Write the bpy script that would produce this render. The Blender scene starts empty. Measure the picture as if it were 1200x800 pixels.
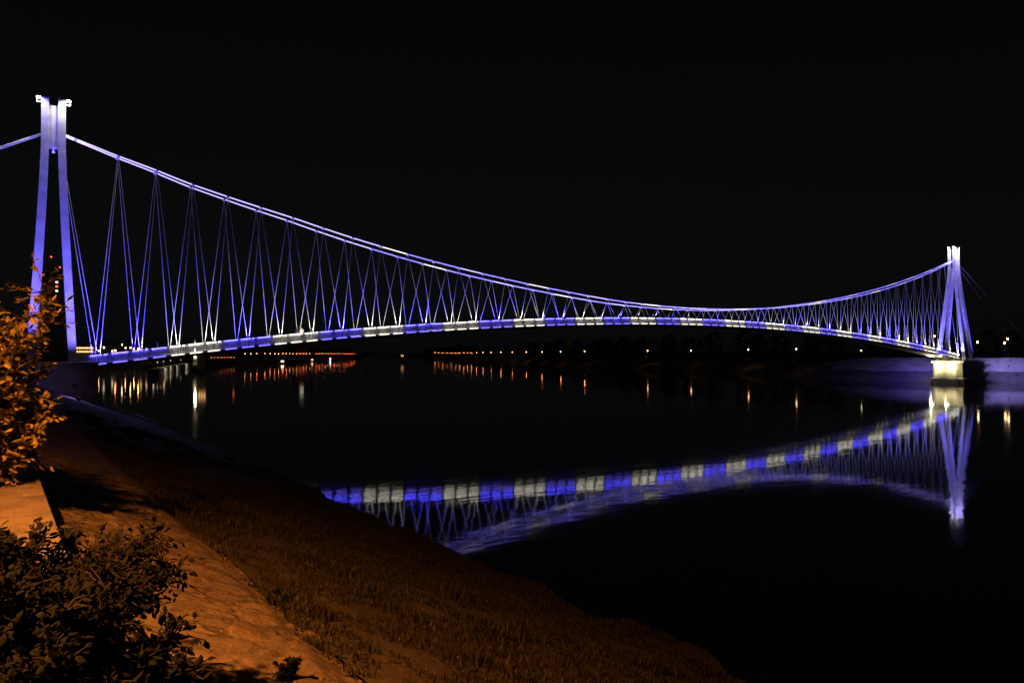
import bpy, bmesh, math, random
import numpy as np
from mathutils import Vector, Matrix, noise

random.seed(7)
rng = np.random.default_rng(7)
scene = bpy.context.scene
col = scene.collection
WATER = -7.17
L = 208.35            # distance between the two pylons

# ------------------------------------------------------------------ helpers
class MB:
    """collects faces; build() links them as ONE mesh object"""
    def __init__(s): s.v = []; s.f = []; s.m = []
    def add(s, verts, faces, mat=0):
        b = len(s.v); s.v.extend([tuple(p) for p in verts])
        s.f.extend([tuple(b + i for i in f) for f in faces]); s.m.extend([mat] * len(faces))
        return s
    def box(s, c, size, rz=0.0, mat=0):
        hx, hy, hz = size[0] / 2, size[1] / 2, size[2] / 2
        ca, sa = math.cos(rz), math.sin(rz)
        vs = []
        for x, y, z in ((-hx,-hy,-hz),(hx,-hy,-hz),(hx,hy,-hz),(-hx,hy,-hz),(-hx,-hy,hz),(hx,-hy,hz),(hx,hy,hz),(-hx,hy,hz)):
            vs.append((c[0] + x*ca - y*sa, c[1] + x*sa + y*ca, c[2] + z))
        return s.add(vs, [(3,2,1,0),(4,5,6,7),(0,1,5,4),(1,2,6,5),(2,3,7,6),(3,0,4,7)], mat)
    def tube(s, pts, radii, n=8, mat=0, cap=True):
        pts = [Vector(p) for p in pts]
        if not hasattr(radii, '__len__'): radii = [radii] * len(pts)
        rings = []; up0 = None
        for i, p in enumerate(pts):
            d = (pts[min(i+1, len(pts)-1)] - pts[max(i-1, 0)]).normalized()
            if up0 is None:
                up0 = d.cross(Vector((0,0,1)))
                if up0.length < 1e-3: up0 = d.cross(Vector((1,0,0)))
            a = (up0 - d * up0.dot(d)).normalized(); b = d.cross(a); up0 = a
            rings.append([p + (a*math.cos(2*math.pi*k/n) + b*math.sin(2*math.pi*k/n)) * radii[i] for k in range(n)])
        vs = [q for r in rings for q in r]; fs = []
        for i in range(len(pts)-1):
            for k in range(n):
                k2 = (k+1) % n
                fs.append((i*n+k, i*n+k2, (i+1)*n+k2, (i+1)*n+k))
        if cap:
            fs.append(tuple(range(n))[::-1]); fs.append(tuple((len(pts)-1)*n + k for k in range(n)))
        return s.add(vs, fs, mat)
    def lathe(s, prof, c=(0,0,0), n=12, mat=0):
        vs = []; fs = []
        for r, z in prof:
            for k in range(n):
                vs.append((c[0]+r*math.cos(2*math.pi*k/n), c[1]+r*math.sin(2*math.pi*k/n), c[2]+z))
        for i in range(len(prof)-1):
            for k in range(n):
                k2 = (k+1) % n
                fs.append((i*n+k, i*n+k2, (i+1)*n+k2, (i+1)*n+k))
        fs.append(tuple(range(n))[::-1]); fs.append(tuple((len(prof)-1)*n+k for k in range(n)))
        return s.add(vs, fs, mat)
    def sweep(s, sections, mat=0, cap=True):
        """sections: list of equal-length closed rings of points"""
        n = len(sections[0]); vs = [p for r in sections for p in r]; fs = []
        for i in range(len(sections)-1):
            for k in range(n):
                k2 = (k+1) % n
                fs.append((i*n+k, i*n+k2, (i+1)*n+k2, (i+1)*n+k))
        if cap:
            fs.append(tuple(range(n))[::-1]); fs.append(tuple((len(sections)-1)*n + k for k in range(n)))
        return s.add(vs, fs, mat)
    def build(s, name, mats, parent=None, smooth=False):
        me = bpy.data.meshes.new(name)
        me.from_pydata(s.v, [], s.f)
        for m in (mats if isinstance(mats, (list, tuple)) else [mats]): me.materials.append(m)
        me.polygons.foreach_set('material_index', s.m)
        if smooth: me.polygons.foreach_set('use_smooth', [True]*len(s.f))
        bm = bmesh.new(); bm.from_mesh(me); bmesh.ops.recalc_face_normals(bm, faces=bm.faces); bm.to_mesh(me); bm.free()
        me.update()
        o = bpy.data.objects.new(name, me); col.objects.link(o)
        if parent is not None: o.parent = parent
        return o

def np_mesh(name, V, F, mat, parent=None, smooth=True, mats=None, midx=None):
    me = bpy.data.meshes.new(name)
    me.from_pydata(V.tolist() if hasattr(V, 'tolist') else V, [], F.tolist() if hasattr(F, 'tolist') else F)
    for m in (mats or [mat]): me.materials.append(m)
    if midx is not None: me.polygons.foreach_set('material_index', midx)
    me.polygons.foreach_set('use_smooth', [smooth]*len(me.polygons)); me.update()
    o = bpy.data.objects.new(name, me); col.objects.link(o)
    if parent is not None: o.parent = parent
    return o

def tag(o, label=None, cat=None, group=None, kind=None):
    if label: o['label'] = label
    if cat: o['category'] = cat
    if group: o['group'] = group
    if kind: o['kind'] = kind
    return o
def empty(name, loc=(0,0,0), rz=0.0):
    o = bpy.data.objects.new(name, None); col.objects.link(o)
    o.location = loc; o.rotation_euler = (0,0,rz); o.empty_display_size = .5
    return o
def copy_tree(o, parent=None):
    c = o.copy(); col.objects.link(c)
    if parent is not None: c.parent = parent
    for ch in list(o.children): copy_tree(ch, c)
    return c
def lamp(name, kind, loc, power, color, parent=None, target=None, size=.05, angle=1.2, blend=.5):
    d = bpy.data.lights.new(name, kind); d.energy = power; d.color = color
    d.shadow_soft_size = size
    if kind == 'SPOT': d.spot_size = angle; d.spot_blend = blend
    o = bpy.data.objects.new(name, d); col.objects.link(o); o.location = loc
    if target is not None:
        o.rotation_euler = (Vector(target) - Vector(loc)).to_track_quat('-Z', 'Y').to_euler()
    if parent is not None: o.parent = parent
    return o

# ------------------------------------------------------------------ materials
def new_mat(name):
    m = bpy.data.materials.new(name); m.use_nodes = True
    nt = m.node_tree; b = nt.nodes['Principled BSDF']
    return m, nt, b
def paint(name, c, rough=.5, metal=0.0, vary=.12, scale=3.0, bump=0.0):
    m, nt, b = new_mat(name)
    N = nt.nodes.new; Lk = nt.links.new
    tc = N('ShaderNodeTexCoord'); no = N('ShaderNodeTexNoise')
    no.inputs['Scale'].default_value = scale; no.inputs['Detail'].default_value = 6
    Lk(tc.outputs['Object'], no.inputs['Vector'])
    ra = N('ShaderNodeValToRGB'); Lk(no.outputs['Fac'], ra.inputs['Fac'])
    ra.color_ramp.elements[0].position = .3; ra.color_ramp.elements[1].position = .7
    ra.color_ramp.elements[0].color = (*[x*(1-vary) for x in c], 1)
    ra.color_ramp.elements[1].color = (*[min(1, x*(1+vary)) for x in c], 1)
    Lk(ra.outputs['Color'], b.inputs['Base Color'])
    b.inputs['Roughness'].default_value = rough; b.inputs['Metallic'].default_value = metal
    if bump:
        bu = N('ShaderNodeBump'); bu.inputs['Strength'].default_value = bump; bu.inputs['Distance'].default_value = .05
        Lk(no.outputs['Fac'], bu.inputs['Height']); Lk(bu.outputs['Normal'], b.inputs['Normal'])
    return m
def glow(name, c, strength):
    m, nt, b = new_mat(name)
    b.inputs['Base Color'].default_value = (.6,.6,.6,1)
    b.inputs['Emission Color'].default_value = (*c, 1)
    b.inputs['Emission Strength'].default_value = strength
    # slight unevenness of the lens, so that no lamp is perfectly flat
    no = nt.nodes.new('ShaderNodeTexNoise'); no.inputs['Scale'].default_value = 2.0
    mr = nt.nodes.new('ShaderNodeMapRange'); mr.inputs['To Min'].default_value = strength*.8; mr.inputs['To Max'].default_value = strength*1.2
    nt.links.new(no.outputs['Fac'], mr.inputs['Value']); nt.links.new(mr.outputs['Result'], b.inputs['Emission Strength'])
    return m

BLUE = (.13, .085, 1.0); WHITE = (1.0, .93, .72); VIOLET = (.34, .27, 1.0)
SODIUM = (1.0, .29, .045)
M = {}
M['steel'] = paint('white painted steel', (.68,.68,.7), .42, vary=.2, scale=.9)
M['rail'] = paint('painted railing steel', (.7,.7,.72), .4, vary=.05)
M['rope'] = paint('galvanised rope steel', (.68,.68,.7), .45, vary=.08, scale=8)
M['deck'] = paint('dark deck steel', (.1,.1,.11), .7, vary=.2)
M['girder'] = paint('grey girder paint', (.22,.22,.24), .55, vary=.15)
M['housing'] = paint('dark lamp housing', (.05,.05,.05), .5)
M['concrete'] = paint('stained concrete', (.33,.31,.29), .85, vary=.28, scale=.8, bump=.4)
M['led_blue'] = glow('blue plate and lamp glow', (.2,.15,1.0), 1.9)
M['led_white'] = glow('warm white plate glow', WHITE, 1.7)
M['rail_blue'] = glow('blue rail led', (.07,.055,1.0), 30)
M['rail_white'] = glow('white rail led', (1,.93,.76), 12)
M['line_violet'] = glow('violet white cable glow', (.5,.41,1.0), 1.6)
M['line_blue'] = glow('blue cable glow', (.2,.15,1.0), 1.9)
M['line_white'] = glow('cream cable glow', (1,.88,.7), 1.3)
M['lamp_cool'] = glow('cool white lamp lens', (.8,.8,1.0), 9)
M['lamp_warm'] = glow('warm white lamp lens', (1.0,.92,.62), 9)
M['pole'] = paint('dark green pole paint', (.04,.05,.045), .5)
M['bark'] = paint('brown bark', (.045,.035,.026), .9, vary=.4, scale=12, bump=.5)

M['bark_dark'] = paint('dark twig bark', (.014,.011,.008), .9, vary=.3, scale=12)
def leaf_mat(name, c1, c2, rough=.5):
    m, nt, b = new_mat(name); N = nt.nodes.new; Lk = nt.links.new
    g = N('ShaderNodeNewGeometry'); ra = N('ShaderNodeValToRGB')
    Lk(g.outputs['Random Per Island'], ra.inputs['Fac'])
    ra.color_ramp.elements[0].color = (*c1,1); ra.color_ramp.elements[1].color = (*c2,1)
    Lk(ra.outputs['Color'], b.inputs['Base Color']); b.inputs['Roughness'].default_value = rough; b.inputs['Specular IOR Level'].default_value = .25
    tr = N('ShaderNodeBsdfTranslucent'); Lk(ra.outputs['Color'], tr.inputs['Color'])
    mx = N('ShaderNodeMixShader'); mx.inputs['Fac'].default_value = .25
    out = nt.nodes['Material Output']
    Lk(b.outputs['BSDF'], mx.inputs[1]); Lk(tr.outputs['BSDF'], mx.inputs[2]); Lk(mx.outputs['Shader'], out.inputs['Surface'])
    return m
M['leaf'] = leaf_mat('dull green leaves', (.02,.03,.01), (.07,.085,.03))
M['leaf_dark'] = leaf_mat('shade-dark leaves', (.0015,.003,.0012), (.006,.011,.0035), .9)  # near-black colour puts the shrub's shade into its leaves
M['leaf_pale'] = leaf_mat('pale yellowing leaves', (.04,.045,.012), (.55,.43,.12))
M['blade'] = leaf_mat('dry grass blades', (.03,.032,.013), (.062,.056,.024))

def ground_mat(name, stops, s1=1.5, s2=14, bump=.5, dist=.04):
    m, nt, b = new_mat(name); N = nt.nodes.new; Lk = nt.links.new
    tc = N('ShaderNodeTexCoord'); n1 = N('ShaderNodeTexNoise'); n2 = N('ShaderNodeTexNoise')
    n1.inputs['Scale'].default_value = s1; n2.inputs['Scale'].default_value = s2
    n1.inputs['Detail'].default_value = 5; n2.inputs['Detail'].default_value = 8
    Lk(tc.outputs['Object'], n1.inputs['Vector']); Lk(tc.outputs['Object'], n2.inputs['Vector'])
    mx = N('ShaderNodeMath'); mx.operation = 'MULTIPLY_ADD'; mx.inputs[1].default_value = .5
    h = N('ShaderNodeMath'); h.operation = 'MULTIPLY'; h.inputs[1].default_value = .5
    Lk(n2.outputs['Fac'], h.inputs[0]); Lk(n1.outputs['Fac'], mx.inputs[0]); Lk(h.outputs[0], mx.inputs[2])
    ra = N('ShaderNodeValToRGB'); Lk(mx.outputs[0], ra.inputs['Fac'])
    els = ra.color_ramp.elements
    els[0].position, els[0].color = stops[0][0], (*stops[0][1],1)
    els[1].position, els[1].color = stops[-1][0], (*stops[-1][1],1)
    for p, c in stops[1:-1]:
        e = els.new(p); e.color = (*c,1)
    Lk(ra.outputs['Color'], b.inputs['Base Color']); b.inputs['Roughness'].default_value = .9
    bu = N('ShaderNodeBump'); bu.inputs['Strength'].default_value = bump; bu.inputs['Distance'].default_value = dist
    Lk(n2.outputs['Fac'], bu.inputs['Height']); Lk(bu.outputs['Normal'], b.inputs['Normal'])
    return m
M['grass_ground'] = ground_mat('grassy earth', [(.32,(.035,.03,.014)),(.52,(.06,.052,.024)),(.7,(.085,.07,.035))], .9, 9, .8, .06)
M['earth'] = ground_mat('bank earth', [(.35,(.05,.05,.035)),(.65,(.1,.095,.07))], .12, 1.5)
M['slab'] = ground_mat('pale concrete slope', [(.35,(.2,.195,.185)),(.65,(.46,.44,.41))], .5, 3, .5)
M['riprap'] = ground_mat('dark riprap', [(.35,(.05,.048,.045)),(.65,(.13,.125,.115))], .8, 4, 1.0, .4)
M['coping'] = ground_mat('worn coping concrete', [(.38,(.12,.105,.085)),(.5,(.2,.175,.14)),(.62,(.27,.235,.19))], 2.2, 24, .8, .02)
M['forest'] = ground_mat('dark far wood', [(.35,(.02,.028,.014)),(.65,(.06,.07,.035))], .05, .6)

def stone_mat():
    m, nt, b = new_mat('rough stone pitching'); N = nt.nodes.new; Lk = nt.links.new
    tc = N('ShaderNodeTexCoord'); mp = N('ShaderNodeMapping')
    mp.inputs['Scale'].default_value = (1.5, 3.6, 1.5)
    Lk(tc.outputs['Object'], mp.inputs['Vector'])
    wn = N('ShaderNodeTexNoise'); wn.inputs['Scale'].default_value = 1.2; wn.inputs['Detail'].default_value = 4
    Lk(mp.outputs['Vector'], wn.inputs['Vector'])
    ad = N('ShaderNodeMixRGB'); ad.blend_type = 'ADD'; ad.inputs['Fac'].default_value = .8
    Lk(mp.outputs['Vector'], ad.inputs['Color1']); Lk(wn.outputs['Color'], ad.inputs['Color2'])
    vo = N('ShaderNodeTexVoronoi'); vo.feature = 'DISTANCE_TO_EDGE'; vo.inputs['Scale'].default_value = 1.25
    vc = N('ShaderNodeTexVoronoi'); vc.inputs['Scale'].default_value = 1.25
    Lk(ad.outputs['Color'], vo.inputs['Vector']); Lk(ad.outputs['Color'], vc.inputs['Vector'])
    n2 = N('ShaderNodeTexNoise'); n2.inputs['Scale'].default_value = 26; n2.inputs['Detail'].default_value = 10; n2.inputs['Roughness'].default_value = .75
    Lk(tc.outputs['Object'], n2.inputs['Vector'])
    ra = N('ShaderNodeValToRGB'); Lk(n2.outputs['Fac'], ra.inputs['Fac'])
    e = ra.color_ramp.elements
    e[0].position = .3; e[0].color = (.11,.085,.055,1); e[1].position = .72; e[1].color = (.36,.3,.22,1)
    x = e.new(.52); x.color = (.21,.165,.11,1)
    sep = N('ShaderNodeSeparateColor'); Lk(vc.outputs['Color'], sep.inputs['Color'])
    tint = N('ShaderNodeMapRange'); tint.inputs['To Min'].default_value = .72; tint.inputs['To Max'].default_value = 1.3
    Lk(sep.outputs['Red'], tint.inputs['Value'])
    mu = N('ShaderNodeMixRGB'); mu.blend_type = 'MULTIPLY'; mu.inputs['Fac'].default_value = 1
    Lk(ra.outputs['Color'], mu.inputs['Color1']); Lk(tint.outputs['Result'], mu.inputs['Color2'])
    gap = N('ShaderNodeMapRange'); gap.inputs['From Max'].default_value = .09
    Lk(vo.outputs['Distance'], gap.inputs['Value'])
    big = N('ShaderNodeTexNoise'); big.inputs['Scale'].default_value = .7; big.inputs['Detail'].default_value = 5
    Lk(tc.outputs['Object'], big.inputs['Vector'])
    cov = N('ShaderNodeMapRange'); cov.inputs['From Min'].default_value = .42; cov.inputs['From Max'].default_value = .6
    Lk(big.outputs['Fac'], cov.inputs['Value'])                     # where silt covers the joints
    gp = N('ShaderNodeMath'); gp.operation = 'MAXIMUM'; Lk(gap.outputs['Result'], gp.inputs[0]); Lk(cov.outputs['Result'], gp.inputs[1])
    mj = N('ShaderNodeMixRGB'); mj.inputs['Color1'].default_value = (.07,.055,.035,1)
    Lk(gp.outputs[0], mj.inputs['Fac']); Lk(mu.outputs['Color'], mj.inputs['Color2'])
    Lk(mj.outputs['Color'], b.inputs['Base Color']); b.inputs['Roughness'].default_value = .85
    hs = N('ShaderNodeMath'); hs.operation = 'MULTIPLY_ADD'; hs.inputs[1].default_value = .9
    Lk(n2.outputs['Fac'], hs.inputs[0]); Lk(gp.outputs[0], hs.inputs[2])
    bu = N('ShaderNodeBump'); bu.inputs['Strength'].default_value = 1.0; bu.inputs['Distance'].default_value = .035
    Lk(hs.outputs[0], bu.inputs['Height']); Lk(bu.outputs['Normal'], b.inputs['Normal'])
    return m
M['stone'] = stone_mat()

def water_mat():
    m, nt, b = new_mat('dark river water'); N = nt.nodes.new; Lk = nt.links.new
    b.inputs['Base Color'].default_value = (.004,.0045,.004,1)
    b.inputs['Roughness'].default_value = .05; b.inputs['IOR'].default_value = 1.333
    tc = N('ShaderNodeTexCoord'); mp = N('ShaderNodeMapping')
    mp.inputs['Rotation'].default_value = (0,0,math.radians(-34))
    mp.inputs['Scale'].default_value = (.35,1.0,1.0)
    Lk(tc.outputs['Object'], mp.inputs['Vector'])
    hs = None
    for sc, amp in ((.2,.012),(.9,.0068),(4.0,.0005)):
        no = N('ShaderNodeTexNoise'); no.inputs['Scale'].default_value = sc; no.inputs['Detail'].default_value = 2
        Lk(mp.outputs['Vector'], no.inputs['Vector'])
        mu = N('ShaderNodeMath'); mu.operation = 'MULTIPLY_ADD'; mu.inputs[1].default_value = amp
        Lk(no.outputs['Fac'], mu.inputs[0])
        if hs is not None: Lk(hs, mu.inputs[2])
        else: mu.inputs[2].default_value = 0
        hs = mu.outputs[0]
    bu = N('ShaderNodeBump'); bu.inputs['Strength'].default_value = 1; bu.inputs['Distance'].default_value = 1
    Lk(hs, bu.inputs['Height']); Lk(bu.outputs['Normal'], b.inputs['Normal'])
    return m
M['water'] = water_mat()

# ------------------------------------------------------------------ world, moonlight, camera
w = bpy.data.worlds.new('World'); scene.world = w; w.use_nodes = True
nt = w.node_tree; bg = nt.nodes['Background']
sky = nt.nodes.new('ShaderNodeTexSky'); sky.sky_type = 'NISHITA'; sky.sun_disc = False
sky.sun_elevation = math.radians(48); sky.sun_rotation = math.radians(200)
hsv = nt.nodes.new('ShaderNodeHueSaturation'); hsv.inputs['Saturation'].default_value = .12
nt.links.new(sky.outputs['Color'], hsv.inputs['Color']); nt.links.new(hsv.outputs['Color'], bg.inputs['Color'])
bg.inputs['Strength'].default_value = .00045
sun = bpy.data.lights.new('moonlight', 'SUN'); sun.energy = .004; sun.angle = math.radians(.5); sun.color = (1,.95,.88)
so = bpy.data.objects.new('moonlight', sun); col.objects.link(so)
so.rotation_euler = (math.radians(42), 0, math.radians(-20))

cam = bpy.data.cameras.new('camera'); cam.sensor_width = 36; cam.lens = 880.37/1200*36; cam.clip_end = 12000; cam.clip_start = .05
co = bpy.data.objects.new('camera', cam); col.objects.link(co); scene.camera = co
yaw, pit, rol = map(math.radians, (34.5458, .8639, -.1521))
F = Vector((math.sin(yaw)*math.cos(pit), math.cos(yaw)*math.cos(pit), math.sin(pit)))
R = Vector((math.cos(yaw), -math.sin(yaw), 0)); U = R.cross(F)
R2 = R*math.cos(rol) + U*math.sin(rol); U2 = -R*math.sin(rol) + U*math.cos(rol)
mw = Matrix((( R2.x, U2.x, -F.x), (R2.y, U2.y, -F.y), (R2.z, U2.z, -F.z))).to_4x4()
mw.translation = Vector((-5.50, -99.461, 1.215)); co.matrix_world = mw

vs = scene.view_settings; vs.view_transform = 'Standard'; vs.look = 'None'; vs.exposure = 0; vs.gamma = 1; vs.use_curve_mapping = False
scene.display_settings.display_device = 'sRGB'
cy = scene.cycles; cy.use_light_tree = True; cy.max_bounces = 6; cy.diffuse_bounces = 2; cy.glossy_bounces = 3
cy.sample_clamp_indirect = 4; cy.sample_clamp_direct = 0; cy.caustics_reflective = False; cy.caustics_refractive = False
cy.use_denoising = True; cy.denoiser = 'OPENIMAGEDENOISE'; cy.denoising_input_passes = 'RGB_ALBEDO_NORMAL'; cy.denoising_prefilter = 'ACCURATE'

# ------------------------------------------------------------------ setting: river and banks
xs = [-900,-200,-60,0,40,90,150,220,320,500,900,1800,4200]; ys = [-2500,-600,-200,-90,-30,30,100,200,350,600,1000,1800,4200]
V = [(x,y,WATER) for y in ys for x in xs]; nx = len(xs)
Fc = [(j*nx+i, j*nx+i+1, (j+1)*nx+i+1, (j+1)*nx+i) for j in range(len(ys)-1) for i in range(nx-1)]
tag(np_mesh('river', V, Fc, M['water'], smooth=False), kind='structure')

def interp(tab, y):
    a = np.array(tab, float); return np.interp(y, a[:,0], a[:,1])
def seg(mids):
    out = []
    for a, b, st in mids: out.extend(np.arange(a, b, st).tolist())
    return out
def bank(name, yy, shore, prof_fn, sign, mat_list, mat_fn, amp=0.0):
    rows = []
    for y in yy:
        x0 = shore(y); rows.append([(x0 + sign*o, y, z) for o, z in prof_fn(y)])
    n = len(rows[0]); Vv = []
    for r in rows:
        for k, (x, y, z) in enumerate(r):
            if amp and 0 < k < n-1:
                z += amp*noise.noise((x*.35, y*.35, 3.1)) + amp*.5*noise.noise((x*1.1, y*1.1, 9.7))
            Vv.append((x, y, z))
    Ff = []; mi = []
    for j in range(len(rows)-1):
        for k in range(n-1):
            q = (j*n+k, j*n+k+1, (j+1)*n+k+1, (j+1)*n+k)
            Ff.append(q if sign > 0 else q[::-1]); mi.append(mat_fn(k, yy[j]))
    o = np_mesh(name, Vv, Ff, None, mats=mat_list, midx=mi, smooth=True)
    # make normals point up
    bm = bmesh.new(); bm.from_mesh(o.data)
    bm.normal_update()
    if sum(f.normal.z*f.calc_area() for f in bm.faces) < 0: bmesh.ops.reverse_faces(bm, faces=bm.faces)
    bm.to_mesh(o.data); bm.free()
    return tag(o, kind='structure')

# far bank (right hand side of the picture)
RS = [(-2500,330),(-300,330),(-60,245),(-30,229),(-11,221),(-3,215),(3,210),(10,208),(21,207),(51,216),(87,235),(129,248),(159,251),(218,261),(268,283),(358,321),(432,347),(529,383),(651,432),(835,502),(1100,610),(1500,760),(4000,1900)]
def rprof(y):
    t = min(1, max(0, (60 - y)/25)) ; t = t*t*(3-2*t)         # raised embankment next to the bridge
    lo = [(-1.5,-7.9),(1,-7.05),(3,-6.1),(5.5,-4.9),(8,-4.2),(11,-3.45),(13,-3.02),(14,-3.0),(19,-3.0),(30,-2.9),(80,-2.6),(3000,-1)]
    hi = [(-1.5,-7.9),(1,-7.0),(3,-6.1),(5.5,-5.1),(7.2,-4.42),(7.6,-4.4),(11,-2.6),(14.8,-.72),(19,-.62),(30,-.6),(80,-.6),(3000,-.5)]
    return [(a[0]*(1-t)+b[0]*t, a[1]*(1-t)+b[1]*t) for a, b in zip(lo, hi)]
yy = [-2500,-1200,-600,-300,-200,-140] + seg([(-120,70,2.0),(70,300,5),(300,900,15),(900,1600,50)]) + [1700,2500,4000]
bank('far_riverbank', yy, lambda y: interp(RS, y), rprof, 1, [M['riprap'], M['slab'], M['earth']],
     lambda k, y: 0 if k < 4 or (k < 6 and y > 45) else (1 if k < 8 and y < 700 else 2), .34)

# near bank, on which the camera stands: stone pitching and grass slope are separate strips below
LS = [(-2500,10.5),(-40,10.5),(0,11),(14,11),(25,9),(45,0),(80,-20),(150,-45),(320,-50),(345,-10),(372,30),(400,56),(430,96),(464,140),(525,170),(630,226),(764,300),(936,400),(1020,452),(1300,600),(1500,690),(4000,1850)]
def lprof_far(y): return [(-1.5,-7.9),(1,-7.0),(3,-6.0),(5,-4.9),(6,-4.5),(9,-4.4),(20,-3.0),(60,-1.5),(3000,-1)]
yy = seg([(16,120,4),(120,480,5),(480,1300,20)]) + [1350,1500,4000]
bank('town_riverbank', yy, lambda y: interp(LS, y), lprof_far, -1, [M['riprap'], M['slab'], M['earth']],
     lambda k, y: 0 if k < 3 else (1 if k < 5 else 2), .15)

def slope_z(x): return -1.85 - .4055*(x + 2.62)
# grass slope: dense near the camera
def grid_strip(name, x_list, y_list, zf, mat, amp, freq, kind='structure'):
    Vv = []; 
    for y in y_list:
        for x in x_list:
            z = zf(x, y)
            if amp: z += amp*noise.fractal((x*freq, y*freq, 1.7), 1.0, 2.0, 4)
            Vv.append((x, y, z))
    n = len(x_list)
    Ff = [(j*n+i, j*n+i+1, (j+1)*n+i+1, (j+1)*n+i) for j in range(len(y_list)-1) for i in range(n-1)]
    return tag(np_mesh(name, Vv, Ff, mat), kind=kind)
xg = np.concatenate([np.arange(-2.62, 2, .12), np.arange(2, 12.6, .3)]).tolist()
yg = np.concatenate([[-300,-200,-150,-120,-110,-104], np.arange(-100, -80, .14), np.arange(-80, -50, .4), np.arange(-50, 17, 1.0)]).tolist()
def gz(x, y):
    t = max(0, min(1, (x-3)/6))
    return slope_z(x) + .06*noise.noise((x*.8, y*.5, 5)) + .32*t*noise.fractal((x*.22, y*.3, 11), 1.0, 2.0, 3)
grid_strip('grass_slope', xg, yg, gz, M['grass_ground'], .07, 1.3)
# stone pitching, each course stepping a little
xp = np.arange(-5.0, -2.5, .035).tolist()
yp = np.concatenate([[-300,-200,-140,-112], np.arange(-104, -80, .035), np.arange(-80, -30, .25), np.arange(-30, 17.1, 1.0)]).tolist()
def pz(x, y):
    p = (x*1.5, y*3.6, 0); q = noise.noise_vector((x*1.4, y*2.2, 4.0))
    d, pts = noise.voronoi((p[0]+.7*q[0], p[1]+.7*q[1], 0))
    e = min(1, (d[1]-d[0])/.12)
    c = noise.cell_vector(pts[0])
    ragged = .35*max(0, noise.noise((x*.4, y*.9, 8)))
    sub = max(0, min(1, (x + 2.95 + ragged*1.2)/.3))            # stones sink into the grass at the lower edge
    soil = max(0, min(1, (noise.noise((x*.8, y*.8, 21))+.05)*4))
    return slope_z(x) + .03 + .045*e*(1-.75*soil) + .05*(c[0]-.5)*e*(1-.6*soil) - .12*sub + .02*noise.fractal((x*9, y*9, 0), .7, 2, 4)
grid_strip('stone_pitching', xp, yp, pz, M['stone'], 0, 1)

# promenade on top of the bank with coping along its edge (a drain notch is cut through the coping)
grid_strip('promenade', [-3000,-300,-60,-12,-8,-7,-6.2,-5.62], [-2500,-300,-130,-110,-100,-90,-80,-60,-30,-5], lambda x, y: -.47, M['coping'], 0, 1)
grid_strip('town_ground', [-3000,-400,-60,-12,-6.2,-5.0], [-5.0,5,16.5], lambda x, y: -.49, M['earth'], 0, 1)
m = MB(); y = -140.0; y_end = -5.0
cuts = []
while y < y_end:
    ln = 1.95 + .1*random.random()
    if -91.0 < y < -88.0: ln = -88.98 - y if y < -89.1 else ln
    cuts.append((y, min(y_end, y+ln))); y += ln
for a, b in cuts:
    g = .006
    dz = random.uniform(-.006,.006)
    for x0, x1 in ((-5.62,-5.0),):
        b2 = b - g
        if abs(b + 88.98) < .01:
            # last 14 cm of this stone carry the notch: split in two behind it
            m.box(((x0+x1)/2, (a+g+b2-.13)/2, -.645+dz), (x1-x0, b2-.13-a-g, .45))
            m.box(((x0-5.22)/2, b2-.065, -.645+dz), (-5.22-x0, .129, .45))
            continue
        m.box(((x0+x1)/2, (a+g+b2)/2, -.645+dz), (x1-x0, b2-a-g, .45))
cop = m.build('coping_kerb', M['coping']); tag(cop, kind='structure')
bv = cop.modifiers.new('worn edges', 'BEVEL'); bv.width = .018; bv.segments = 2
m = MB(); m.box((-5.14,-72.5,-1.05), (.24,135,.36)); tag(m.build('coping_footing', M['concrete']), kind='structure')

# grass blades as one mass
def blades(name, n, xr, yr, hr, mat, dens=None):
    xs_ = rng.uniform(*xr, n*(2 if dens is None else 6)); ys_ = yr[0] + (yr[1]-yr[0])*rng.random(n*(2 if dens is None else 6))
    keep = []
    for x, y in zip(xs_, ys_):
        v = noise.noise((x*.9, y*.9, 2.2)) + .5*noise.noise((x*3, y*3, 7.7))
        if dens is not None:
            if noise.fractal((x*.55, y*.4, 6.1), 1.0, 2.0, 3) + .25*v < .22 + random.random()*.2: continue
            keep.append((x, y))
        elif v > -.25 + random.random()*.5 - .25: keep.append((x, y))
        if len(keep) >= n: break
    P = np.array(keep); n = len(P)
    z = np.array([gz(x, y) + .07*noise.fractal((x*1.3, y*1.3, 1.7), 1.0, 2.0, 4) - .02 for x, y in P])
    h = rng.uniform(*hr, n); a = rng.uniform(0, 2*math.pi, n); wd = rng.uniform(.006,.014, n)*(1+h*1.5); le = rng.uniform(.1,.75, n)*h; b = rng.uniform(0,2*math.pi,n)
    ca, sa = np.cos(a)*wd, np.sin(a)*wd
    base = np.stack([P[:,0], P[:,1], z], 1)
    v0 = base + np.stack([ca,sa,0*z],1); v1 = base - np.stack([ca,sa,0*z],1)
    mid = base + np.stack([np.cos(b)*le*.35, np.sin(b)*le*.35, h*.6],1)
    v2 = mid - np.stack([ca,sa,0*z],1)*.7; v3 = mid + np.stack([ca,sa,0*z],1)*.7
    v4 = base + np.stack([np.cos(b)*le, np.sin(b)*le, h],1)
    V = np.stack([v0,v1,v2,v3,v4],1).reshape(-1,3); i = np.arange(n)*5
    Fq = np.stack([i,i+1,i+2,i+3],1).tolist() + np.stack([i+3,i+2,i+4],1).tolist()
    return tag(np_mesh(name, V, Fq, mat, smooth=False), kind='stuff')
blades('grass', 150000, (-2.75, 9.8), (-97.5,-72), (.03,.13), M['blade'])
blades('tall_grass', 60000, (-2.3, 10.3), (-97,-45), (.09,.26), M['blade'], -.12)

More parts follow.
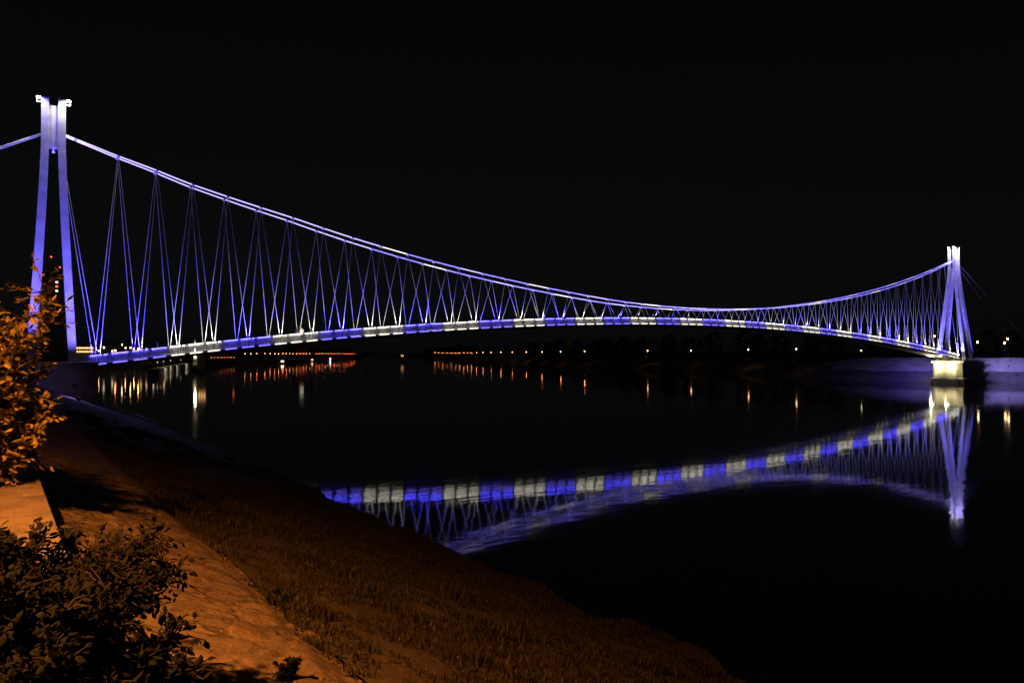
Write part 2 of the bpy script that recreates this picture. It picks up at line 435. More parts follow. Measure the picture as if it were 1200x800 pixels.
# ------------------------------------------------------------------ shrubs and weeds
def leaf_cloud(pts, dirs, size, curl=.25, broad=(.17,.24)):
    """pts, dirs -> verts/faces of pointed leaves, each folded along its rib"""
    V = []; Fq = []
    for p, d in zip(pts, dirs):
        p = Vector(p); d = Vector(d).normalized()
        s = d.cross(Vector((random.uniform(-.4,.4), random.uniform(-.4,.4), 1)))
        if s.length < 1e-3: s = Vector((1,0,0))
        s.normalize(); nn = s.cross(d).normalized()
        l = random.uniform(*size); wd = l*random.uniform(*broad)
        b = len(V)
        V += [p, p + d*l*.4 + s*wd - nn*wd*curl, p + d*l*.75 + s*wd*.7 - nn*wd*curl*1.2 - nn*l*.05, p + d*l - nn*l*.14,
              p + d*l*.75 - s*wd*.7 - nn*wd*curl*1.2 - nn*l*.05, p + d*l*.4 - s*wd - nn*wd*curl, p + d*l*.45 + nn*wd*.15]
        Fq += [(b,b+1,b+6),(b+6,b+1,b+2,b+3),(b+6,b+3,b+4,b+5),(b,b+6,b+5)]
    return [tuple(v) for v in V], Fq
def shrub(name, label, base, stems, leaf_size, per, mat, group=None, spread=.8, cat='shrub'):
    """stems: list of (direction, length); twigs branch from each stem, leaves along the twigs"""
    root = empty(name, base); wood = MB(); lp = []; ld = []
    for d, ln in stems:
        d = Vector(d).normalized(); r0 = .12 if ln > .42 else 0
        pts = [Vector((random.uniform(-r0,r0), random.uniform(-r0,r0), 0))]
        k = 7
        for i in range(k):
            dd = (d + Vector((random.uniform(-.22,.22), random.uniform(-.22,.22), random.uniform(-.15,.12)))*1.0).normalized()
            pts.append(pts[-1] + dd*ln/k)
        wood.tube(pts, [ln*.014*(1-.8*i/k)+.003 for i in range(k+1)], 5)
        for i in range(1, k+1):
            for _ in range(per):
                t = Vector((random.gauss(0,1), random.gauss(0,1), random.gauss(.1,.8)))
                t = (t.normalized()*spread + d*.55).normalized()
                tl = ln*random.uniform(.12,.26); e = pts[i] + t*tl
                wood.tube([pts[i], (pts[i]+e)/2 + Vector((0,0,.02)), e], [.006,.004,.002], 4, cap=False)
                nl = random.randint(6, 10)
                for j in range(nl):
                    u = (j+.6)/nl
                    q = pts[i].lerp(e, u)
                    side = t.cross(Vector((random.uniform(-1,1), random.uniform(-1,1), random.uniform(-1,1)))).normalized()
                    lp.append(q); ld.append(side*.8 + t*.7 + Vector((0,0,random.uniform(-.35,.3))))
    wood.build('branch', M['bark_dark'], root)
    V, Fq = leaf_cloud(lp, ld, leaf_size, broad=(.25,.36))
    np_mesh('foliage', V, Fq, mat, root, smooth=False)
    return tag(root, label, cat, group)
def fan(n, up, tilt, l0, l1, az=(0, 2*math.pi)):
    out = []
    for i in range(n):
        a = random.uniform(*az); t = random.uniform(*tilt)
        out.append(((math.cos(a)*math.sin(t), math.sin(a)*math.sin(t), math.cos(t)*up), random.uniform(l0, l1)))
    return out
shrub('leafy_shrub', 'tall leafy shrub on the promenade edge, its top leaves lit orange before the left pylon', (-5.6,-88.1,-.5),
      fan(10, 1, (.05,.32), 1.8, 2.65) + fan(34, 1, (.05,.55), 1.1, 1.9), (.075,.13), 6, M['leaf_pale'], spread=.75)
shrub('dark_shrub', 'low dark leafy shrub overhanging the coping, its sprigs reaching over the lit stones', (-5.6,-94.1,-.6),
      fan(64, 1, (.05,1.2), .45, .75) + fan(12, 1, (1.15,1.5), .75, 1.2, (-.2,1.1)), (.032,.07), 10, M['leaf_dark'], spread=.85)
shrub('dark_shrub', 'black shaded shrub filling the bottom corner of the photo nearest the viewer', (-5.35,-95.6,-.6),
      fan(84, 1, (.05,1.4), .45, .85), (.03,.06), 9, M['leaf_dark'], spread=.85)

def weed(loc, s, label, n=7):
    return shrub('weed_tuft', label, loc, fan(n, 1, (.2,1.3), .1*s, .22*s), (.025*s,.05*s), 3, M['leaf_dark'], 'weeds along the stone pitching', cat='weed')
def on_stone(x, y): return (x, y, pz(x, y)-.02)
weed(on_stone(-2.5,-89.9), 1.1, 'small dark weed where the lower stone edge meets the grass')
weed(on_stone(-3.5,-93.3), .9, 'bushy weed growing from the dark joint across the stones')
weed(on_stone(-4.3,-89.6), 1.0, 'little weed high on the stones just below the coping', 6)

# ------------------------------------------------------------------ the footbridge
S0 = 4.1433; P = (L - 2*S0)/48; W = 2.473
DZ = -.574
_ws = [-60,0,4,8,12,20,32,44,56,75,95,140,L,300]; _wd = [-.2,-.2,.1,.2,.1,-.05,-.17,-.15,-.02,.07,.1,0,0,0]
_cs = [0,6,10,14,22,27,36,50,60,72,85,100,140,L]; _cd = [0,-.1,-.02,-.12,.08,.2,.08,.05,.05,0,-.2,-.2,0,0]
def warp(s): return s + float(np.interp(s, _ws, _wd))
def deck_z(s): return -.45 + (7.2224*4*(s/L)*(1-s/L) + DZ*s/L if 0 <= s <= L else (0 if s < 0 else DZ))
def cable_p(s, side):
    u = 4*(s/L)*(1-s/L)
    z = 26.547 - (26.547-10.017)*u + DZ*s/L + float(np.interp(s, _cs, _cd))
    return Vector((warp(s), side*(.25 + (W-.25)*u*.947), z))
TIP = W + .33
def tip_p(s, side): return Vector((warp(s), side*TIP, deck_z(s) - .05))
def is_blue(j): return j % 3 == 1 or j == 0
bridge = tag(empty('suspension_footbridge', (0,0,0)), 'long white suspension footbridge lit blue and white, spanning the dark river', 'bridge')

# deck: slab and box girder swept along the arch
ss = [-9,-5,-2,-.5] + list(np.linspace(0, L, 97)) + [L+.5,L+3,L+8,L+14]
def ring(s, prof): return [(warp(s) if 0 <= s <= L else s, y, deck_z(s)+z) for y, z in prof]
slab = [(-W,-.16),(-W,0),(W,0),(W,-.16)]
m = MB(); m.sweep([ring(s, slab) for s in ss]); deck = m.build('deck', M['deck'], bridge)
gird = [(-1.9,-.165),(1.9,-.165),(1.2,-.52),(-1.2,-.52)]
m = MB(); m.sweep([ring(s, gird) for s in ss if 1 < s < L-1])
for k in range(97):                                     # cross beams out to the hanger tips
    s = S0 + P*k/2; x = warp(s); z = deck_z(s)
    for sd in (-1, 1):
        m.add([(x-.06, sd*1.3, z-.17),(x+.06, sd*1.3, z-.17),(x+.06, sd*1.3, z-.48),(x-.06, sd*1.3, z-.48),
               (x-.06, sd*(TIP-.14), z-.17),(x+.06, sd*(TIP-.14), z-.17),(x+.06, sd*(TIP-.14), z-.25),(x-.06, sd*(TIP-.14), z-.25)],
              [(0,1,2,3),(7,6,5,4),(0,4,5,1),(1,5,6,2),(2,6,7,3),(3,7,4,0)])
m.build('girder', M['girder'], deck)

# railings
rl = [-6,-3] + list(np.linspace(0, L, 97)) + [L+4, L+9]
for sd in (-1, 1):
    m = MB(); yy_ = sd*(W-.05)
    s = 3.2
    while s < L - 3.2:
        x = warp(s); z = deck_z(s); r = .055; q = .008
        m.add([(x-r,yy_-q,z+.08),(x+r,yy_-q,z+.08),(x+r,yy_+q,z+.08),(x-r,yy_+q,z+.08),(x-r,yy_-q,z+.97),(x+r,yy_-q,z+.97),(x+r,yy_+q,z+.97),(x-r,yy_+q,z+.97)],
              [(0,1,5,4),(1,2,6,5),(2,3,7,6),(3,0,4,7)])
        s += .19
    for k in range(97):
        s = S0 + P*k/2
        m.box((warp(s), yy_, deck_z(s)+.485), (.05,.07,.97))
    m.tube([(warp(s), yy_, deck_z(s)+.1) for s in np.linspace(3.2, L-3.2, 97)], .02, 5)
    rail = m.build('railing', M['rail'], bridge)
    m = MB(); m.tube([(warp(s), yy_, deck_z(s)+1.0) for s in np.linspace(3.0, L-3.0, 120)], .045, 8)
    m.build('handrail', M['rail'], rail, smooth=True)
    m = MB()                                             # led line let into the underside of the handrail, pointing at the bars
    for k in range(97):
        s = S0 + P*k/2; blue = (k % 6 in (1,2,3)) or k < 1; a, b = s - P*.2, s + P*.2
        v = []
        for y in (yy_+sd*.03, yy_+sd*.11): v += [(warp(a),y,deck_z(a)+.955),(warp(b),y,deck_z(b)+.955),(warp(b),y,deck_z(b)+.985),(warp(a),y,deck_z(a)+.985)]
        m.add(v, [(0,1,2,3),(7,6,5,4),(0,4,5,1),(1,5,6,2),(2,6,7,3),(3,7,4,0)], 0 if blue else 1)
    m.build('rail_light', [M['rail_blue'], M['rail_white']], rail)

# glowing strips stand in for lit plates under the deck edge: the ones nearest the near pylon are parts of their own
def strip_geo(mb, k, sd, mat):
    s = S0 + P*k/2; h = .72; x0, x1 = warp(s-h), warp(s+h); z0, z1 = deck_z(s-h)-.05, deck_z(s+h)-.05
    y0, y1 = sd*(TIP-.13), sd*(TIP+.03)
    v = []
    for y in (y0, y1):
        v += [(x0,y,z0-.07),(x1,y,z1-.07),(x1,y,z1+.07),(x0,y,z0+.07)]
    mb.add(v, [(0,1,2,3),(7,6,5,4),(0,4,5,1),(1,5,6,2),(2,6,7,3),(3,7,4,0)], mat)
rest = MB()
for sd in (-1, 1):
    for k in range(97):
        blue = (k % 6 in (1,2,3)) or k < 1
        if k < 50:
            m = MB(); strip_geo(m, k, sd, 0); m.build('glow_strip', M['led_blue'] if blue else M['led_white'], bridge)
        else: strip_geo(rest, k, sd, 0 if blue else 1)
tag(rest.build('glow_strip', [M['led_blue'], M['led_white']], bridge), kind='stuff')

# main cables with clamps, backstays, hangers
for sd in (-1, 1):
    m = MB(); m.tube([cable_p(s, sd) for s in np.linspace(.3, L-.3, 120)], .085, 8)
    for j in range(48):
        c = cable_p(S0 + P*(j+.5), sd); m.box((c.x, c.y, c.z-.06), (.42,.24,.32))
    cab = m.build('main_cable', M['rope'], bridge, smooth=True)
    m = MB()                                             # added glowing tube, imitates the floodlit look of the cable
    for j in range(-1, 49):
        a, b = max(.6, S0 + P*(j-.5)), min(L-.6, S0 + P*(j+.5))
        if b - a < .2: continue
        if j < 9: mt = 0
        elif j > 40: mt = 1 if j % 2 else 0
        else: mt = 1 if (j + (sd > 0)) % 3 else (2 if j % 2 else 0)
        pts = [cable_p(t, sd) + Vector((0, -.07, -.06)) for t in np.linspace(a+.12, b-.12, 4)]
        m.tube(pts, .075, 6, mt)
    m.build('cable_glow', [M['line_violet'], M['line_blue'], M['line_white']], cab, smooth=True)
    m = MB(); m.tube([(-.5, sd*.3, 26.4), (-28, sd*1.5, 11.2), (-48.5, sd*2.6, -.4)], .085, 8); m.build('backstay', M['rope'], bridge, smooth=True)
    m = MB(); m.tube([(L+.5, sd*.3, 25.8), (L+28, sd*1.5, 10.6), (L+48, sd*2.6, -.6)], .035, 8); m.build('backstay', M['girder'], bridge, smooth=True)  # far backstays painted dark so they look unlit
rest = MB()
for sd in (-1, 1):
    for j in range(48):
        top = cable_p(S0 + P*(j+.5), sd)
        for jj in (j, j+1):
            b = tip_p(S0 + P*jj, sd); mb = MB() if j < 25 else rest
            mb.tube([b, b.lerp(top, .5), top], .028, 6)
            mb.tube([b, b.lerp(top, .6/(top-b).length)], .048, 6)           # turnbuckle
            if j < 25: mb.build('hanger', M['rope'], bridge, smooth=True)
    # short hanger lines from the pylons down to the outermost deck points
    for s_, x_ in ((S0, .55), (L-S0, L-.55)):
        b = tip_p(s_, sd); rest.tube([b, (x_, sd*.62, 24.6 + (DZ if x_ > 9 else 0))], .03, 6)
tag(rest.build('hanger', M['rope'], bridge, smooth=True), kind='stuff')

# uplights at the hanger feet
fix = MB(); fix.box((0,0,-.04), (.16,.16,.2)); fix.tube([(0,0,-.1),(-.3,-.0,-.35)], .025, 5); fix_me = fix.build('uplight', M['housing'], bridge)
first = True
for sd in (-1, 1):
    for j in range(49):
        b = tip_p(S0 + P*j, sd); loc = (b.x + .34, sd*(TIP+.16), b.z + 1.25)
        if first: o = fix_me; first = False
        else: o = fix_me.copy(); col.objects.link(o)
        o.location = (loc[0], loc[1], loc[2]-.12)
        blue = is_blue(j)
        pw = 470 if not blue else 3600
        lamp('uplight_beam', 'SPOT', loc, pw, (.065,.046,1.0) if blue else WHITE, bridge, (loc[0], loc[1]*.97, loc[2]+10), .06, math.radians(150), .35)

# pylons
LEG = [(30.03,.80,.60),(24.6,.82,.62),(21.5,.92,.85),(17,1.12,1.35),(11,1.42,2.05),(5,1.74,2.75),(0,2.0,3.3),(-.6,2.02,3.36)]
def pylon(x0, z0, face):
    p = empty('pylon', (x0, 0, z0)); p.parent = bridge
    for sx in (-1, 1):
        for sy in (-1, 1):
            m = MB(); secs = []
            for z, a, t in LEG:
                hw = .38 + .03*(1 - z/30); hd = .36 + .06*(1 - z/30)
                cx_, cy_ = sx*a, sy*t
                secs.append([(cx_-hw,cy_-hd,z),(cx_+hw,cy_-hd,z),(cx_+hw,cy_+hd,z),(cx_-hw,cy_+hd,z)])
            m.sweep(secs)
            for z in (26.2, 22.6, 19.4, 16.3, 13.2, 10.1, 7.0, 3.9):                                # welded joint bands
                a = np.interp(z, [q[0] for q in LEG][::-1], [q[1] for q in LEG][::-1]); t = np.interp(z, [q[0] for q in LEG][::-1], [q[2] for q in LEG][::-1])
                hw = .395 + .03*(1 - z/30); hd = .375 + .06*(1 - z/30)
                if z > 24: hd = min(hd, .37)
                m.box((sx*a, sy*t, z), (hw*2, hd*2, .06))
            lg = m.build('leg', M['steel'], p)
            bv = lg.modifiers.new('edge', 'BEVEL'); bv.width = .03; bv.segments = 1
            # lamp head on an arm at the top of the leg
            m = MB(); m.box((sx*.95, sy*.62, 30.1), (.9,.16,.09)); m.box((sx*1.42, sy*.62, 29.96), (.42,.3,.2)); h = m.build('lamp_head', M['housing'], p)
            m = MB(); m.box((sx*1.43, sy*.62, 29.84), (.4,.28,.035)); m.box((sx*1.655, sy*.62, 29.95), (.03,.28,.2)); m.box((sx*1.43, sy*(.62+.165), 29.95), (.4,.03,.2))
            m.build('lens', M['lamp_cool'] if sx*face > 0 else M['lamp_warm'], h)
    m = MB()
    for sy in (-1, 1): m.box((0, sy*.62, 26.9), (.86,.3,4.6))
    m.box((0,0,24.72), (.9,1.0,.3)); m.box((0,0,28.9), (.9,.9,.3))
    m.box((0,0,26.5), (1.3,.5,.7))                                      # cable saddle
    cp = m.build('cross_plate', M['steel'], p)
    m = MB(); m.box((0,0,24.35), (.12,.12,.42)); m.box((0,0,24.1), (.3,.3,.14)); m.build('hanging_lamp', M['led_blue'], p)
    return p
pa = pylon(-.16, 0, -1); pa.rotation_euler.z = -.06; pb = pylon(L, DZ, 1)
def base_flood(p, x, y, z, tgt, pw, c, ang):
    """floodlight on a short stand, in the pylon's own coordinates"""
    m = MB(); m.box((x, y, z-.2), (.1,.1,.5)); m.box((x, y, z+.12), (.42,.34,.3)); m.build('floodlight', M['housing'], p)
    lamp('floodlight_beam', 'SPOT', (x, y, z+.32), pw, c, p, tgt, .1, math.radians(ang), .6)
PB = (.13,.1,1.0)
for gx, c in ((-2.6, PB), (2.4, (.2,.15,1.0))):                         # near pylon: standing on the grass before the pier
    base_flood(pa, gx, -10.5, slope_z(gx)+.35, (gx*.5, -1.5, 15), 21000, c, 60)
for sy in (-1, 1): base_flood(pb, -4.2, sy*3.0, .1, (-1.1, sy*1.2, 17), 8500, PB, 80)
base_flood(pb, 12.5, -8.0, -2.2, (.6, -1.5, 14), 36000, PB, 60)
base_flood(pb, 3.2, -3.9, .2, (1.0, -1.0, 17), 2600, PB, 70)
for p in (pa, pb):
    for sx in (-1, 1):
        for sy in (-1, 1):
            warm = (sx > 0) == (p is pa)
            lamp('lamp_beam', 'SPOT', (sx*1.7, sy*1.9, 30.2), 850 if p is pa else 5200, (1,.9,.6) if (warm and p is pa) else (.42,.37,1.0), p, (sx*.6, sy*.6, 26.6), .08, math.radians(105), .8)

# piers (parts of the bridge)
m = MB()
m.box((-1.2,0,-5.05), (10.2,8.6,9.0)); m.box((-14,0,-.75), (15.4,5.2,.24))
for sd in (-1, 1): m.box((-1.2,sd*4.25,-.18), (10.5,.32,1.0))
o = m.build('pier', M['concrete'], bridge); bv = o.modifiers.new('edge','BEVEL'); bv.width = .06
m = MB()
sec = []
for z, ex in ((-8.6,.5),(-5.9,.45),(-5.8,.05),(DZ-1.2,0)):
    x0, x1, y0, y1 = 203.4-ex, 216.5, -3.7-ex, 3.9+ex
    sec.append([(x0,y0+1.2,z),(x0+1.2,y0,z),(x1,y0,z),(x1,y1,z),(x0+1.2,y1,z),(x0,y1-1.2,z)])
m.sweep(sec); m.box((210.4,0,DZ-.87), (12.6,8.4,.62))
o = m.build('pier', M['concrete'], bridge); bv = o.modifiers.new('edge','BEVEL'); bv.width = .06
# two warm floodlights under the deck end wash the far pier
for yy_ in (-1.6, 2.2):
    m = MB(); m.box((201.2, yy_, -1.55), (.5,.5,.24)); h = m.build('pier_floodlight', M['housing'], bridge)
    m = MB(); m.box((201.2, yy_, -1.69), (.44,.44,.04)); m.lathe([(.1,-.02),(.3,0.02),(.3,.1),(.1,.14)], (200.8, yy_, -1.62)); m.build('lens', M['lamp_warm'], h)
    lamp('pier_floodlight_beam', 'SPOT', (200.8, yy_, -1.85), 3400, (1.0,.86,.42), bridge, (203.6, yy_*1.1, -2.6), .12, math.radians(105), .95)
    lamp('girder_beam', 'SPOT', (199.8, yy_, -1.7), 2600, (1.0,.86,.5), bridge, (192, yy_*.6, .6), .1, math.radians(80), .7)
# blue spill on the far slopes beside the pylon and on the ground before the near pier
lamp('slope_beam', 'SPOT', (208, -6, 6), 34000, VIOLET, bridge, (232, -14, -2.5), .2, math.radians(90), .9)
lamp('slope_beam', 'SPOT', (207, 5, 3), 8000, (.12,.07,1.0), bridge, (213, 14, -4.5), .2, math.radians(80), 1)
lamp('ground_beam', 'SPOT', (1.6, -5.0, -2.35), 520, VIOLET, bridge, (1.5, -7.2, -3.6), .05, math.radians(70), .7)
lamp('wall_fill', 'SPOT', (-1.5, -10.0, -1.2), 70, (.5,.3,1.0), bridge, (-1, -4.3, -2.4), .1, math.radians(90), .9)  # added fill to lift the dark pier face, no fixture
m = MB(); m.box((1.6,-4.62,-2.2), (.3,.5,.2)); m.build('wall_lamp', M['housing'], bridge)

# concrete landing lip at the water below the near pier
m = MB(); m.sweep([[(10.2,y,-6.85),(10.8,y,-7.08),(10.9,y,-7.6),(10.0,y,-7.4)] for y in (-4,2,8,15)])
tag(m.build('landing_lip', M['slab']), kind='structure')

# ------------------------------------------------------------------ street lamps
def make_lamp(name, h, head, glob, r):
    """short promenade lamp: pole, collar, globe"""
    root = empty(name)
    m = MB(); m.tube([(0,0,0),(0,0,.5),(0,0,.55),(0,0,h-.3)], [.09,.09,.06,.045], 8); m.lathe([(.16,0),(.16,.06),(.1,.1)], (0,0,0), 8); m.build('pole', M['pole'], root)
    m = MB(); m.lathe([(.05,h-.32),(.14,h-.26),(.14,h-.2)], n=8); m.lathe([(.2,h+r*1.7-.12),(.12,h+r*1.7),(.02,h+r*1.7+.06)], n=8); m.build('lamp_cap', M['pole'], root)
    m = MB(); m.lathe([(r*.5,h-.2),(r*.9,h),(r,h+r*.55),(r*.85,h+r*1.2),(r*.3,h+r*1.6)], n=10); m.build('globe', glob, root, smooth=True)
    return root
def ordinal(n):
    return ['first','second','third','fourth','fifth','sixth','seventh','eighth','ninth','tenth','eleventh','twelfth','thirteenth','fourteenth','fifteenth','sixteenth','seventeenth','eighteenth','nineteenth','twentieth',
            'twenty-first','twenty-second','twenty-third','twenty-fourth','twenty-fifth','twenty-sixth','twenty-seventh','twenty-eighth','twenty-ninth','thirtieth','thirty-first','thirty-second'][n]
G = {}
def globe_mat(key, c, s):
    if key not in G: G[key] = glow('lamp globe '+key, c, s)
    return G[key]
RIGHT = [(204.3,21.0,2.2),(215.3,51.2,2.2),(235.2,86.8,2.2),(247.9,128.4,2.0),(250.5,158.6,2.0),(259.8,217.5,1.9),(282.1,267.5,1.8),(300.6,311.9,1.7),(319.9,357.6,1.7),(333,395.3,1.7),(346.4,432.2,1.6),(359.4,467.8,1.5),(371.5,500.7,1.5),(382.2,529.5,1.4),(390.5,552.9,1.2),(400.4,576.9,1.2),(410.9,602.5,1.2),(421.9,630.4,1.2),(434,659.9,1.1),(446.7,692.1,1.1),(460.4,726.8,1.2),(475.2,764.5,1.3),(491.4,805.4,1.6),(502.4,835.5,1.8)]
protos = {}
def place_lamp(key, name, loc, ground, label, group, c, s, r=.24):
    h = round(loc[2] - ground, 1)
    k = (key, name, h, r)
    if k not in protos: o = protos[k] = make_lamp(name, h, None, globe_mat(key, c, s), r)
    else: o = copy_tree(protos[k])
    o.location = (loc[0], loc[1], ground)
    return tag(o, label, 'street lamp', group)
for i, (x, y, z) in enumerate(RIGHT[1:]):
    off = 14.5
    o = place_lamp('amber' if i > 3 else 'pale amber', 'promenade_lamp', (x+off*.55, y+off*.55, z), -3.0,
               f'orange globe lamp on the dark far bank, {ordinal(i)} from the right end of the row', 'lamps along the far promenade',
               (1,.27,.075) if i > 3 else (1,.36,.12), 20+1.6*i, .22)
    if i < 10: lamp('lamp_light', 'SPOT', (-.25,-.25,z+2.55), 70, (1,.5,.2), o, (-1.2,-1.2,-1), .1, math.radians(125), .9)
place_lamp('green', 'promenade_lamp', (205+9,21+9,1.6), -2.0, 'dim lone lamp low on the far bank under the right half of the deck', None, (.8,.7,.35), 5, .2)
LEFT = [(145.7,465.8,1.0),(154.0,480.5,1.0),(162.9,496.2,1.0),(175.9,519.1,1.0),(184.7,534.7,.9),(193.3,549.8,.9),(200.6,562.8,.9),(209.2,577.9,.9),(216.4,590.6,.9),(223.9,603.9,.9),(231.7,617.7,.8),(239.9,632.2,.8),(248.5,647.4,.8),(257.5,663.3,.8),(265.7,677.8,.8),(275.6,695.2,.8),(285.9,713.5,.7),(295.4,730.3,.7),(305.4,747.8,.7),(315.8,766.3,.7),(326.8,785.6,.6),(338.3,805.9,.6),(350.4,827.3,.6),(363.1,849.8,.6),(376.6,873.6,.5),(388.7,895.0,.5),(410.3,933.1,.2),(424.1,957.5,.2),(438.6,983.3,.2),(454,1010.4,.1),(470.2,1039,.1)]
for i, (x, y, z) in enumerate(LEFT):
    red = i % 5 in (2,3) or i > 25
    place_lamp('ember' if red else 'orange', 'waterfront_lamp', (x, y, z), -4.5,
               f'{"red" if red else "orange"} waterfront lamp in the row beneath the deck, {ordinal(i)} counting from the left', 'lamps along the town waterfront',
               (1,.12,.035) if red else (1,.3,.085), (30 if red else 17)+.6*i, .22)
TOWN = [(49.2,443.6,3.1,'warm'),(56,478.3,3.3,'white'),(54.4,438.7,3.1,'red'),(47.3,349.1,2.8,'red'),(56.9,400.5,6.5,'white'),(67.4,467.7,5,'warm'),(57.2,368.6,4.5,'warm'),(72,463.4,4.4,'gold'),(60.7,365.5,3.8,'gold'),(100.1,601.6,5.1,'gold'),(115.1,662.7,3.9,'red'),(131.7,737.6,4.2,'red')]
TC = {'warm':((1,.5,.18),24),'white':((1,.75,.45),15),'red':((1,.2,.07),50),'gold':((1,.5,.13),32)}
for i, (x, y, z, k) in enumerate(TOWN):
    place_lamp(k, 'quay_lamp', (x, y, z), -2.5, f'{k} town lamp glimpsed over the left railing, {ordinal(i)} from the left pylon', 'town lamps behind the left railing', *TC[k], .34)
for x, y, z, lb in ((247.8,24.6,6.2,'reddish street lamp seen between the hangers just left of the right pylon'),(238.1,7.3,4.0,'warm street lamp just right of the right pylon'),
                    (240.4,.9,3.7,'lower of the two warm street lamps near the right edge'),(248.7,3.4,5.0,'higher of the two warm street lamps near the right edge')):
    rd = 'reddish' in lb
    place_lamp('rose' if rd else 'warm road', 'road_lamp', (x, y, z), -.6, lb, 'road lamps by the right pylon', (1,.4,.25) if rd else (1,.6,.28), 16 if rd else 26, .24)

# the street lamp on the promenade that lights the bank (just outside the frame)
sl = tag(empty('street_lamp', (-9.6,-94.6,-.47)), 'orange street lamp on the promenade just outside the left edge of the photo', 'street lamp')
m = MB(); m.tube([(0,0,0),(0,0,4.5),(.15,0,5.3),(.8,0,5.75),(1.4,0,5.8)], [.1,.07,.06,.05,.045], 10); m.build('pole', M['pole'], sl, smooth=True)
m = MB(); m.sweep([[(x,-w_,z0),(x,w_,z0),(x,w_*.7,z1),(x,-w_*.7,z1)] for x, w_, z0, z1 in ((1.3,.08,5.75,5.86),(1.5,.16,5.72,5.9),(1.9,.15,5.72,5.88),(2.1,.05,5.75,5.8))]); h = m.build('lamp_head', M['housing'], sl)
m = MB(); m.box((1.7,0,5.7), (.4,.22,.04)); m.build('lens', glow('sodium lens', SODIUM, 60), h)
lamp('sodium_beam', 'SPOT', (1.7,0,5.62), 8200, SODIUM, sl, (4.3,1.2,.0), .12, math.radians(140), .85)

# ------------------------------------------------------------------ trees and bushes on the far banks
def tree(name, label, loc, h, cr, group='lamp-lit growth on the far bank', bush=False):
    root = empty(name, loc); m = MB()
    if bush: m.tube([(0,0,0),(.05,0,h*.3),(.1,.1,h*.6)], [.1,.07,.03], 6)
    else:
        m.tube([(0,0,0),(.1,.05,h*.3),(0,.1,h*.6),(.1,0,h*.9)], [.22,.17,.1,.03], 7)
        for k in range(6):
            a = k*1.05; z = h*(.4+.07*k); m.tube([(0.05,.05,z),(cr*.6*math.cos(a),cr*.6*math.sin(a),z+h*.16)], [.07,.02], 5)
    m.build('trunk', M['bark'], root)
    pts = []; dirs = []
    nb = 16 if bush else 26
    for _ in range(nb):
        a = random.uniform(0,6.28); t = random.random()**.5
        cz = h*(.45 if bush else .66) + random.uniform(-1,1)*h*(.28 if bush else .3)
        cc = Vector((math.cos(a)*cr*t*.85, math.sin(a)*cr*t*.85, cz))
        for _ in range(60):
            d = Vector((random.gauss(0,1),random.gauss(0,1),random.gauss(0,.8))).normalized()
            pts.append(cc + d*random.uniform(.3,1)*cr*.34); dirs.append(d + Vector((0,0,-.2)))
    V, Fq = leaf_cloud(pts, dirs, (.25,.5)); np_mesh('crown', V, Fq, M['leaf'], root, smooth=False)
    return tag(root, label, 'bush' if bush else 'tree', group)
tree('riverside_bush', 'rounded bush at the water edge below the fourth lamp from the right', (RIGHT[4][0]+5.5, RIGHT[4][1]+6, -3.1), 2.6, 1.9, bush=True)
tree('riverside_tree', 'small leafy tree wrapped around the third lamp from the right', (RIGHT[3][0]+7.5, RIGHT[3][1]+9.5, -3.1), 5.4, 1.9)
tree('riverside_bush', 'spreading bush at the water edge below the second lamp from the right', (RIGHT[2][0]+4.5, RIGHT[2][1]+6, -3.1), 2.4, 1.9, bush=True)
tree('riverside_bush', 'broad bush left of the rightmost lamp of the far row', (RIGHT[1][0]+4, RIGHT[1][1]+8.5, -3.1), 2.5, 2.2, bush=True)
tree('riverside_tree', 'dim round tree between the two lamp rows on the far water line', (282.1,560,-3.0), 6.5, 3.2)
tree('riverside_bush', 'low bush by the fifth lamp left of the dark gap', (RIGHT[10][0]+8, RIGHT[10][1]+8, -3.1), 2.6, 2.0, bush=True)
# the wood behind the banks reads as one dark mass
def wood_mass(name, line, hmin, hmax, seed, spacing=6):
    random.seed(seed); V = []; Fq = []
    for (x0,y0),(x1,y1) in zip(line[:-1], line[1:]):
        n = max(2, int(math.hypot(x1-x0, y1-y0)/spacing))
        for i in range(n):
            t = (i+random.random()*.6)/n; h = random.uniform(hmin, hmax); r = h*random.uniform(.3,.42)
            cx_, cy_ = x0+(x1-x0)*t+random.uniform(-4,4), y0+(y1-y0)*t+random.uniform(-4,4)
            for _ in range(46):
                a = random.uniform(0,6.28); u = random.random(); zz = h*(.2+.8*u); rr = r*math.sin(math.pi*min(1,max(.08,u*.85+.1)))
                p = Vector((cx_+rr*math.cos(a)*random.uniform(.5,1), cy_+rr*math.sin(a)*random.uniform(.5,1), -3+zz)); s_ = h*.13
                b = len(V); d1 = Vector((random.gauss(0,1),random.gauss(0,1),random.gauss(0,.6)))*s_; d2 = Vector((random.gauss(0,1),random.gauss(0,1),random.gauss(0,.6)))*s_
                V += [tuple(p-d1*.5), tuple(p+d2*.6), tuple(p+d1*.7), tuple(p-d2*.5)]; Fq.append((b,b+1,b+2,b+3))
    return tag(np_mesh(name, V, Fq, M['forest'], smooth=False), kind='stuff')
wood_mass('far_woods', [(300,-120),(282,-30),(290,40),(300,90),(318,150),(330,220),(380,330),(440,470),(510,680),(590,900),(760,1300),(900,1600)], 9, 16, 3, 7)
wood_mass('town_treeline', [(-60,520),(40,640),(120,720),(230,860),(330,1000),(420,1120),(560,1350)], 7, 13, 5, 9)
random.seed(11)

